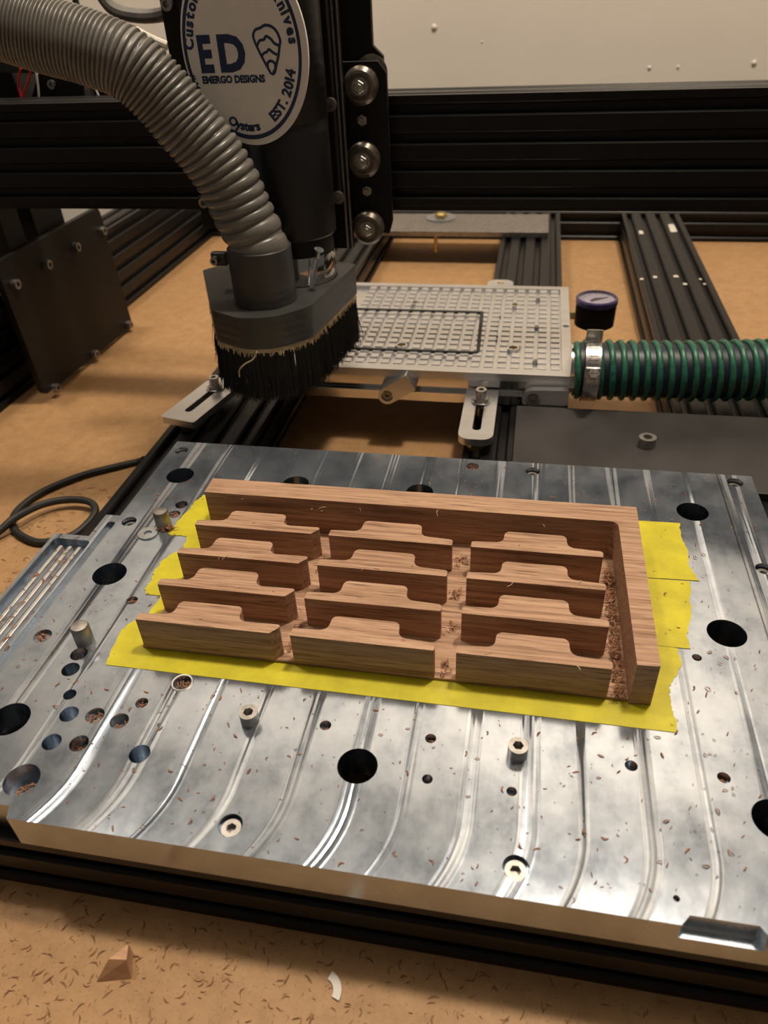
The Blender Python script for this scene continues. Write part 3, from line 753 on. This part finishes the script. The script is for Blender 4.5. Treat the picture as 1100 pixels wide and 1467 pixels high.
# Z carriage: plates, wheels, nuts
zc = thing('z_carriage', 'black carriage plates with steel edged wheels riding on the gantry beam', 'carriage', (-180, 620, 110))
def xz_plate(pts, y0, y1, name, mat='black_plate', bev=.5, par=None):
    mb = MB(); mb.prism(pts, y0, y1); mb.v = [(p[0], p[2], p[1]) for p in mb.v]; mb.f = [f[::-1] for f in mb.f]
    return mb.build(name, mat, par or zc, bevel=bev)
xz_plate([(-262, 118), (-118, 118), (-116.6, 214), (-116.6, 236), (-124, 243), (-124, 330), (-262, 330)], 624, 630, 'rear_plate')
xz_plate([(-250, 112), (-115, 112), (-112, 122), (-112.8, 226), (-119, 234), (-250, 234)], 615.5, 620, 'front_plate')
def wheel(x, y, z, label=None):
    mb = MB(); mb.lathe([(6.5, 5.6), (10.4, 5.2), (12.9, 2.2), (12.9, -2.2), (10.4, -5.2), (8.6, -5.6), (8.2, -4.4), (6.0, -4.4)], (x, y, z), 'Y', 36); wv = mb.build('v_wheel', 'wheel', zc)
    mb = MB(); mb.lathe([(6.2, -4.2), (6.0, -4.9), (3, -4.9)], (x, y, z), 'Y', 24); mb.build('bearing', 'dull_steel', wv)
    mb = MB(); mb.lathe([(4.0, -4.8), (4.6, -5.2), (4.6, -8.2), (4.0, -8.8), (2.4, -8.8), (2.3, -10.2), (0, -10.2)], (x, y, z), 'Y', 6); mb.build('axle_nut', 'dull_steel', wv, bevel=.2)
    return wv
yw = 609.5
for p in ((515, 124), (519, 231), (526, 329)):
    x, _, z = at(p, y=yw - 5); wheel(x, yw, z)
for p in ((519, 172), (526, 273)):
    x, _, z = at(p, y=614); mb = MB(); mb.lathe([(3.9, 0), (4.2, -.6), (4.2, -3.2), (3.8, -3.8), (2.2, -3.8), (2.1, -6), (0, -6)], (x, 615.6, z), 'Y', 6); mb.build('hex_nut', 'dull_steel', zc, bevel=.2)
x, _, z = at((540, 104), y=622)
mb = MB(); mb.lathe([(7, 2), (10, 1.8), (12, 0), (12, -1.2), (10, -1.9), (7, -2)], (x - 4, 622.1, z), 'Y', 36); mb.build('top_wheel', 'wheel', zc)
# Z rail with bright worn edges, carrying the spindle mount
zr = thing('z_rail', 'narrow upright black rail with worn bright edge holding the spindle mount', 'rail', (-190, 600, 100))
xe = at((488, 150), y=600)[0]
mb = MB(); mb.prism([(xe + 0.5, 600.5), (xe + 2.6, 603), (xe + 2.6, 604), (xe + 0.5, 606.5), (-246, 606.5), (-248, 603.5), (-246, 600.5)], 104, 345); mb.build('rail_bar', 'black', zr, smooth=False, bevel=.3)
mb = MB(); mb.box(xe + 0.6, xe + 1.9, 601.0, 602.1, 104, 345); mb.build('worn_edge', 'dull_steel', zr, smooth=False)
mb = MB(); mb.box(xe - 2.6, xe - 1.2, 599.7, 600.6, 104, 345); mb.build('worn_edge', 'dull_steel', zr, smooth=False)
mb = MB(); mb.box(xe - 13, xe - 3.6, 592, 600.6, 140, 345); mb.build('mount_flange', 'black_plate', zr, smooth=False, bevel=.6)
for p in ((473, 150), (485, 292)):
    x, _, z = at(p, y=590); z = max(z, 146); mb = MB(); cap_screw(mb, x, 592.1, z, 4.5, 3.8, 'Y'); mb.build('cap_screw', 'dull_steel', zr, bevel=.4)
xb, _, zb = at((295, 298), y=570)
mb = MB(); mb.box(xb - 6, xb + 9, 572, 600.6, zb - 16, zb + 8); mb.build('lower_bracket', 'black_plate', zr, smooth=False, bevel=.6)
xb, _, zb = at((291, 291), y=568); mb = MB(); cap_screw(mb, xb, 572.1, zb, 3.8, 4.5, 'Y'); mb.build('cap_screw', 'dull_steel', zr, bevel=.4)
x0 = at((240, 10), y=585)[0]
mb = MB(); mb.box(x0 - 3, x0 + 10, 580, 600.6, 205, 345); mb.build('mount_flange', 'black_plate', zr, smooth=False, bevel=.6)
x, _, z = at((233, 6), y=578); mb = MB(); cap_screw(mb, x + 3, 580.1, z, 4.2, 4, 'Y'); mb.build('cap_screw', 'dull_steel', zr, bevel=.4)

# spindle
SX, SY = -178.5, 569.0
sd = thing('spindle', 'black sleeved router spindle with silver nose behind the round sign', 'spindle', (SX, SY, 70))
mb = MB(); mb.lathe([(29, 126), (30.2, 127.5), (30.2, 204), (30.0, 204.6)], (SX, SY, 0), seg=64); mb.build('sleeve', 'print_black', sd)
mb = MB(); mb.lathe([(30.4, 204.4), (30.7, 205), (30.7, 345)], (SX, SY, 0), seg=64); mb.build('upper_body', 'print_black', sd)
mb = MB(); mb.lathe([(26, 106), (27.4, 108), (27.4, 126.5)], (SX, SY, 0), seg=48)
mb.build('motor_neck', 'black_plate', sd)
mb = MB(); mb.lathe([(27.6, 90), (28.0, 91), (28.0, 113), (27.7, 113.5)], (SX, SY, 0), seg=48); mb.build('silver_nose', 'chrome', sd)
mb = MB(); mb.box(SX - 24, SX + 9, 592, 600.4, 200, 340); mb.build('mount_block', 'black_plate', sd, smooth=False)
mb = MB(); mb.lathe([(7, 66), (9, 68), (9, 80), (13, 84), (13, 90.2)], (SX, SY, 0), seg=24); mb.build('collet', 'dull_steel', sd)

# round sign
CX, CZ, RXs, RZs, YS = -190.0, 249.0, 42.2, 55.2, 534.0
sg = thing('maker_sign', 'oval white maker sign with navy ring and lettering on spindle', 'sign', (CX, YS, CZ - RZs))
def ell(f=1.0, n=72, dx=0): return [(CX + dx + RXs * f * math.cos(2 * PI * i / n), CZ + RZs * f * math.sin(2 * PI * i / n)) for i in range(n)]
xz_plate(ell(), YS, YS + 2.6, 'sign_disc', 'sticker', .3, sg)
mb = MB(); mb.slab(ell(.935, dx=-1.6), [(ell(.885, dx=-1.6), None)], 0, .12); mb.v = [(p[0], YS - .1 + p[2], p[1]) for p in mb.v]; mb.f = [f[::-1] for f in mb.f]
mb.build('navy_ring', 'sticker_blue', sg, smooth=False)
mb = MB(); mb.box(SX - 16, SX + 12, YS + 2.4, SY - 29, CZ - 30, CZ + 40); mb.build('sign_bracket', 'black_plate', sg, smooth=False)
_tx = {}
def glyph(s, size, bold=0.02):
    """letters as 2D mesh (centre-based advance): returns verts, faces, width in mm"""
    key = (s, size, bold)
    if key in _tx: return _tx[key]
    c = bpy.data.curves.new('t', 'FONT'); c.body = s; c.size = size; c.offset = bold * size; c.resolution_u = 3
    ob = bpy.data.objects.new('t', c); col.objects.link(ob)
    dg = bpy.context.evaluated_depsgraph_get(); me = bpy.data.meshes.new_from_object(ob.evaluated_get(dg))
    vs = [(v.co.x, v.co.y) for v in me.vertices]; fs = [tuple(p.vertices) for p in me.polygons]
    bpy.data.objects.remove(ob); bpy.data.meshes.remove(me)
    xs = [v[0] for v in vs] or [0]
    _tx[key] = (vs, fs, min(xs), max(xs)); return _tx[key]
def put(mb, vs, fs, fn):
    mb.add([(fn(a, b)[0], YS - .14, fn(a, b)[1]) for a, b in vs], fs)
def flat_text(s, size, u, v, name, sx=1.0, bold=.02):
    vs, fs, a, b = glyph(s, size, bold); mb = MB()
    put(mb, vs, fs, lambda p, q: (CX + u + (p - (a + b) / 2) * sx, CZ + v + q)); mb.build(name, 'sticker_blue', sg, smooth=False)
def arc_text(s, size, a0, a1, inside, name, rad, bold=.02):
    """letters round the oval from angle a0 to a1 (degrees); inside=True: tops point outward"""
    mb = MB(); g = [None if ch == ' ' else glyph(ch, size, bold) for ch in s]
    wd = [size * .30 if q is None else q[3] - q[2] + size * .10 for q in g]; tot = sum(wd); acc = 0
    for q, w_ in zip(g, wd):
        ac = math.radians(a0 + (a1 - a0) * (acc + w_ / 2) / tot); acc += w_
        if q is None: continue
        vs, fs, x0_, x1_ = q
        px, pz = CX - 1.8 + RXs * rad * math.cos(ac), CZ + RZs * rad * math.sin(ac)
        nx_, nz_ = math.cos(ac) / RXs, math.sin(ac) / RZs; nl = math.hypot(nx_, nz_); nx_ /= nl; nz_ /= nl
        up = (nx_, nz_) if inside else (-nx_, -nz_); rt = (up[1], -up[0])
        put(mb, vs, fs, lambda p, q_: (px + rt[0] * (p - (x0_ + x1_) / 2) + up[0] * q_, pz + rt[1] * (p - (x0_ + x1_) / 2) + up[1] * q_))
    mb.build(name, 'sticker_blue', sg, smooth=False)
flat_text('E', 27.5, -26.6, -10.6, 'lettering', 0.70, .045); flat_text('D', 27.5, -8.6, -10.6, 'lettering', 0.92, .045)
flat_text('EMERGO DESIGNS', 5.7, -10.0, -17.6, 'lettering', 0.93, .06)
arc_text('Custom Made Oyster Knives', 8.6, 179, 3, True, 'lettering', .765, .05)
arc_text('EST. 2014', 8.6, -62, -14, False, 'lettering', .84, .05)
arc_text('Oysters', 7.6, -117, -80, False, 'lettering', .84, .05)
arc_text('#M', 5.6, 193, 206, False, 'lettering', .935, .04)
# layered oyster shell drawing
def shell(pts, name):
    mb = MB(); P_ = smooth_path([(CX + a, YS - .12, CZ + b) for a, b in pts], 5); mb.tube(P_, .85, 6)
    mb.v = [(p[0], YS - .12 + (p[1] - YS + .12) * .12, p[2]) for p in mb.v]; mb.build(name, 'sticker_blue', sg)
shell([(16.3, -13.4), (14, -9), (11, -3), (8, 4), (7.2, 8), (9, 11), (12.5, 12), (15.8, 13.3), (20, 12.4), (23, 9.6), (24.6, 5), (23.8, 2), (22.5, -3), (20.5, -8), (18.6, -12.6), (16.3, -13.4)], 'shell_line')
shell([(9, 2.6), (11, 5.2), (14, 5.8), (15.6, 7.4), (18.5, 6), (20.5, 3.6), (23.4, 2.2)], 'shell_line')
shell([(11.2, -3.2), (13, -1.6), (15, -1), (16.6, .3), (19, -1.4), (21.6, -2.8)], 'shell_line')
shell([(14.4, -9.6), (14.8, -7), (17, -6), (19.4, -7.4), (19.4, -10.4), (17.6, -12.6)], 'shell_line')

# ------------------------------------------------------------------ dust shoe with brush
ds = thing('dust_shoe', 'grey printed dust shoe with hose cuff and skirt of black bristles', 'dust shoe', (-190, 540, 27))
shoe = [(-266.5, 577), (-226, 491.5), (-200, 477.8), (-176, 481.5), (-155.5, 503), (-141, 598), (-152, 604), (-246, 604)]
shoe_r = rpoly(shoe, [3, 14, 26, 30, 26, 2, 4, 6], 8)
cuff_h = circ(-192, 516, 19.5, 32); spin_h = circ(SX, SY, 28.4, 40)
k_hole = [p for p in spin_h]
mb = MB(); mb.slab(shoe_r, [(spin_h, None)], 68, 92); mb.build('shoe_body', 'print_grey', ds, bevel=.5)
mb = MB(); mb.lathe([(23.4, 91), (23.2, 100), (23.0, 131), (22.4, 131.6), (20.9, 131.4), (20.9, 118), (20.9, 91)], (-192, 516, 0), seg=56); mb.build('hose_cuff', 'print_grey', ds)
def inset(poly, d):
    c = Vector((-195, 545)); return [tuple(Vector(p) + (c - Vector(p)).normalized() * d) for p in poly]
rim = inset(shoe_r, 1.2)
mb = MB(); mb.slab(rim, [(inset(shoe_r, 6), None)], 64.6, 68.1); mb.build('brush_backing', 'tan_fibre', ds)
# bristles: about four thousand, uncountable
mb = MB(); per = inset(shoe_r, 1.8); seglen = []; tot = 0
for i in range(len(per)):
    a, b = Vector(per[i]), Vector(per[(i + 1) % len(per)]); seglen.append((tot, (b - a).length, a, b)); tot += (b - a).length
cen = Vector((-195, 545))
for i in range(5200):
    d = random.random() * tot
    for s0, ln, a, b in seglen:
        if s0 <= d <= s0 + ln: p = a.lerp(b, (d - s0) / max(ln, 1e-6)); break
    inw = (cen - p).normalized(); p = p + inw * random.uniform(0, 4.0)
    ln = random.gauss(39, 1.8) + (random.random() < .03) * random.uniform(1, 4)
    ox = -inw * random.gauss(1.2, 1.6); jx = random.gauss(0, 1.3); jy = random.gauss(0, 1.3)
    p0 = Vector((p.x, p.y, 66.0)); p1 = Vector((p.x + ox.x * .4, p.y + ox.y * .4, 66 - ln * .5)); p2 = Vector((p.x + ox.x + jx, p.y + ox.y + jy, 66 - ln))
    r0 = .32
    k = len(mb.v)
    for q, rr in ((p0, r0), (p1, r0), (p2, .12)):
        for h in range(3): mb.v.append((q.x + rr * math.cos(h * 2.0944), q.y + rr * math.sin(h * 2.0944), q.z))
    for lv in range(2):
        for h in range(3):
            h2 = (h + 1) % 3; mb.f.append((k + lv * 3 + h, k + lv * 3 + h2, k + lv * 3 + 3 + h2, k + lv * 3 + 3 + h)); mb.mi.append(0)
br = mb.build('bristles', 'bristle', ds, ang=80); br['kind'] = 'stuff'
# loose tan fringe where the backing frays
mb = MB()
for i in range(420):
    d = random.random() * tot
    for s0, ln, a, b in seglen:
        if s0 <= d <= s0 + ln: p = a.lerp(b, (d - s0) / max(ln, 1e-6)); break
    out = (p - cen).normalized(); q = p + out * 1.0
    mb.tube([(q.x, q.y, 66), (q.x + random.gauss(0, .6) + out.x * .3, q.y + random.gauss(0, .6), 62.5 + random.gauss(0, .9))], [.5, .2], 3)
fr = mb.build('frayed_fringe', 'tan_fibre', ds); fr['kind'] = 'stuff'
# clamp lug and screw on the side of the cuff
x, y, z = at((309, 372), y=530); mb = MB(); cap_screw(mb, x, y, z, 3, 5, 'Y'); mb.build('lug_screw', 'dull_steel', ds)
mb = MB(); mb.box(x - 4, x + 8, y, y + 6, z - 5, z + 5); mb.build('lug', 'print_grey', ds, bevel=1)
# loose curled fibre hanging at the brush
p_ = [at(q, y=475) for q in ((368, 504), (362, 515), (350, 522), (343, 530), (343, 540))]
mb = MB(); mb.tube(smooth_path(p_, 5), [.55] * 21, 6)
tag(mb.build('wood_fibre', 'tan_fibre'), 'curled pale wood fibre hanging on the black bristles', 'fibre')

# screw standing in the shoe
ws = thing('wood_screw', 'zinc crosshead screw standing upright in the grey dust shoe', 'screw', (-166, 528, 91.5))
b0 = Vector(at((445, 413), z=92)); b0 = Vector((b0.x, b0.y, 91)); tp = Vector(at((457, 357), y=b0.y - 3))
dr = (tp - b0).normalized(); Lw = (tp - b0).length
def along(mb): mb.xform(Matrix.Translation(b0) @ dr.to_track_quat('Z', 'Y').to_matrix().to_4x4()); return mb
prof = []; nth = 22
for k in range(nth): prof += [(1.15, Lw * .80 * k / nth), (1.75, Lw * .80 * (k + .5) / nth)]
mb = MB(); mb.lathe([(0, -1)] + prof + [(1.4, Lw * .82), (1.4, Lw - 2.4)], seg=14); along(mb).build('threaded_shank', 'zinc', ws, ang=20)
mb = MB(); mb.lathe([(1.4, Lw - 2.6), (3.5, Lw - 1.0)], seg=20)
g_, h_ = .45, 2.0
mb.slab(circ(0, 0, 3.55, 20), [([(h_, -g_), (h_, g_), (g_, g_), (g_, h_), (-g_, h_), (-g_, g_), (-h_, g_), (-h_, -g_), (-g_, -g_), (-g_, -h_), (g_, -h_), (g_, -g_)], 0.9)], Lw - 1.0, Lw)
along(mb).build('screw_head', 'zinc', ws)

# ------------------------------------------------------------------ cables and bits behind the gantry
def cable(pts, r_, mat, name, label, cat='cable', seg=10, n=8, group=None):
    mb = MB(); mb.tube(smooth_path(pts, n), r_, seg); return tag(mb.build(name, mat), label, cat, group)
cable([at(p, z=z) for p, z in (((206, 658), -50), ((199, 661), -57), ((160, 670), -57), ((115, 682), -57), ((60, 705), -57), ((24, 733), -57), ((20, 758), -57), ((50, 776), -57), ((85, 773), -57), ((112, 762), -57), ((136, 735), -54), ((128, 719), -52), ((95, 716), -52), ((57, 724), -51), ((20, 743), -50), ((0, 760), -53), ((-40, 785), -57))], 3.0, 'black_rubber', 'cable_loop', 'black rubber cable looped on the bench beside the bed beam')
cable([at((130, -40), y=720), at((150, 0), y=720), at((170, 17), y=720), at((200, 23), y=720), at((225, 22), y=720), at((240, 18), y=715)], 5.5, 'grey_cable', 'hanging_tube', 'thick grey tube sagging behind the grey dust hose', 'tube')
cable([at((104, -30), y=760), at((108, 0), y=760), at((114, 18), y=760), at((124, 60), y=760), at((140, 120), y=760)], 3.0, 'black_rubber', 'hanging_cable', 'thin black cable hanging behind the grey dust hose')
eb = thing('drive_box', 'black drive housing standing on the far side of gantry beam', 'housing', (-430, 700, 200))
xz = lambda px, y: at(px, y=y)
def flatpoly(pxs, y0, y1, name, mat, par):
    P_ = [xz(p, y0) for p in pxs]; mb = MB(); mb.prism([(p[0], p[2]) for p in P_], y0, y1); mb.v = [(p[0], p[2], p[1]) for p in mb.v]; mb.f = [f[::-1] for f in mb.f]
    return mb.build(name, mat, par, bevel=.5)
flatpoly([(42, 150), (58, 92), (165, 108), (172, 150)], 690, 720, 'housing', 'black_plate', eb)
flatpoly([(-40, 150), (-40, 88), (10, 92), (34, 150)], 686, 724, 'housing', 'black_plate', eb)
flatpoly([(-40, 102), (-40, 84), (45, 92), (50, 106)], 684, 690, 'cover', 'black_rubber', eb)
x, y, z = at((75, 121), y=690); mb = MB(); cap_screw(mb, x, 690.1, z, 3.6, 3, 'Y'); mb.build('cap_screw', 'dull_steel', eb)
flatpoly([(122, 150), (120, 118), (128, 116), (132, 150)], 684, 690, 'bracket_leg', 'dull_steel', eb)
for i, q in enumerate((((30, 98), (27, 112), (27, 126), (31, 142)), ((44, 98), (42, 112), (36, 128), (31, 142)))):
    cable([at(p, y=682) for p in q], 1.0, 'red', 'red_wire', ('slightly bowed red wire beside the black housing gap behind gantry', 'slanting red wire between bowed red wire and white wire')[i], 'wire', 8, 5, 'red wires behind the gantry')
cable([at(p, y=681) for p in ((50, 95), (53, 112), (55, 128), (56, 142))], 0.9, 'white_plastic', 'white_wire', 'thin white wire dropping behind the gantry beam', 'wire', 8, 5)
cable([at(p, y=683) for p in ((132, 118), (137, 128), (143, 141))], 0.9, 'white_plastic', 'white_wire', 'short pale wire beside the steel bracket leg behind hose', 'wire', 8, 5)
cable([at(p, y=640) for p in ((195, 44), (215, 55), (240, 66))], 3.2, 'white_plastic', 'white_tube', 'short white tube showing between grey hose and spindle mount', 'tube', 10, 5)
cable([at(p, y=655) for p in ((190, 40), (205, 50), (225, 62))], 2.4, 'black_rubber', 'black_lead', 'short black lead above the white tube behind grey hose', 'cable', 8, 5)

# ------------------------------------------------------------------ offcuts and shavings
bx, by, _ = at((172, 1395), z=-60)
mb = MB(); mb.add([(bx - 9, by - 5, -60), (bx + 6, by - 1, -60), (bx + 2, by + 9, -60), (bx - 3, by + 1, -49), (bx + 5, by + 2, -49), (bx + 2, by + 9, -51)], [(0, 2, 1), (0, 1, 4, 3), (1, 2, 5, 4), (2, 0, 3, 5), (3, 4, 5)])
tag(mb.build('wood_offcut', 'offcut', smooth=False, bevel=.3), 'small wedge shaped wooden offcut lying on the bench board', 'offcut')
cx_, cy_, _ = at((478, 1420), z=-60)
arc = [(cx_ - 5 + 8.5 * math.cos(a), cy_ - 1 + 8.5 * math.sin(a)) for a in np.linspace(-.3, 1.25, 10)] + [(cx_ - 5 + 5.0 * math.cos(a), cy_ - 1 + 5.0 * math.sin(a)) for a in np.linspace(1.25, -.3, 10)]
mb = MB(); mb.prism(arc, -60, -58.8); tag(mb.build('white_shaving', 'white_plastic', smooth=False), 'curved white plastic shaving lying on the bench in front', 'shaving')

def sliver(mb, x, y, z, L_, w_, ang, curl, h):
    c, s_ = math.cos(ang), math.sin(ang); k = len(mb.v); n = 3
    for i in range(n + 1):
        t = i / n - .5; lx = t * L_; ly = curl * (t * t - .1) * L_; lz = h * (1 - 4 * t * t) if i not in (0, n) else 0
        ww = w_ * (1 - abs(t) * 1.2)
        for sgn in (-1, 1):
            px, py = lx, ly + sgn * ww / 2; mb.v.append((x + px * c - py * s_, y + px * s_ + py * c, z + .15 + lz))
    for i in range(n): mb.f.append((k + 2 * i, k + 2 * i + 2, k + 2 * i + 3, k + 2 * i + 1)); mb.mi.append(0)
def on_hole(x, y): return any((x - a) ** 2 + (y - b) ** 2 < (r_ + .6) ** 2 for a, b, r_, d in holes)
mb = MB(); n = 0
while n < 1000:
    q = random.random()
    if q < .33: x, y = random.uniform(-200, 150), random.uniform(148, 230)
    elif q < .55: x, y = random.uniform(-255, 155), random.uniform(374, 454)
    elif q < .70: x, y = random.gauss(-276, 7), random.uniform(190, 345)
    elif q < .84: x, y = random.uniform(74, 157), random.uniform(150, 400)
    elif q < .90: x, y = random.gauss(148, 6), random.gauss(265, 38)
    else: x, y = random.uniform(-256, -195), random.uniform(200, 400)
    if on_hole(x, y) or x > 157.5 or y < 150.5 and x > 70: continue
    if x < -257.8 and (y > 358 or (x < -268 and y > 335) or x < -292): continue
    if -192 < x < 73 and 232 < y < 372: continue
    z = 0
    if -289 < x < -264 and y < 330:
        z = -6 if min(abs(x - a) for a in (-283.5, -277, -270.5)) > 1.5 else -2.2
    elif -262.4 < x < -257.1 and y < 351: z = -3
    sc = random.choice((.3, .35, .4, .5, .6, .7, .9, 1.2)) * (1.7 if x < -262 else 1)
    sliver(mb, x, y, z + .2 * (x > 70), 2.6 * sc, .75 * sc, random.random() * 6.3, random.gauss(0, .7), random.uniform(.1, .8) * sc); n += 1
# chips lying in blind holes
for x, y, r_, d in blind:
    if r_ > 3 and d < 12 or r_ < 3:
        for i in range(int(14 * r_ / 3)):
            a, q = random.random() * 6.3, r_ * .8 * math.sqrt(random.random())
            sliver(mb, x + q * math.cos(a), y + q * math.sin(a), -d + random.uniform(0, 1.2), random.uniform(2, 3.6), .8, random.random() * 6.3, random.uniform(-1, 1), .8)
for i in range(40): sliver(mb, random.gauss(-219, 2.5), random.gauss(349, 2), random.uniform(0, 2.5), random.uniform(3, 5), 1.1, random.random() * 6.3, random.uniform(-1, 1), 1.2)
# dust lying along the channels of the workpiece
for i in range(520):
    q = random.random()
    if q < .72: x, y = random.gauss(57.0, 1.3), 247 + 95 * random.random()
    elif q < .86: x, y = random.gauss(-26.5, 2), random.choice((256, 283, 310, 338)) + random.gauss(0, 2.5)
    else: x, y = random.gauss(-108.5, 1.6), random.choice((258, 270, 297, 324)) + random.gauss(0, 3)
    sliver(mb, x, y, 2 + (abs(random.gauss(0, 2.5)) if q < .72 else abs(random.gauss(0, 1))), random.uniform(1.5, 4), .8, random.random() * 6.3, random.uniform(-1, 1), .7)
ch = mb.build('plate_shavings', 'chip', smooth=False); tag(ch, 'reddish brown wood shavings scattered over the aluminium plate', 'wood shavings', kind='stuff')
mb = MB()
for i in range(2600):
    q = random.random()
    if q < .75: x, y = random.uniform(-240, 190), random.uniform(60, 144)
    else: x, y = random.gauss(-345, 35), random.uniform(300, 470)
    if x > -292 - 3 and y > 144: continue
    sc = random.choice((.25, .3, .4, .5, .6, .8, 1.1, 1.4))
    sliver(mb, x, y, -60, 3.4 * sc, .6 * sc, random.random() * 6.3, random.gauss(0, .6), random.uniform(.1, .6))
dbr = mb.build('bench_shavings', 'debris', smooth=False); tag(dbr, 'dark brown wood dust and slivers strewn over the bench board', 'wood shavings', kind='stuff')
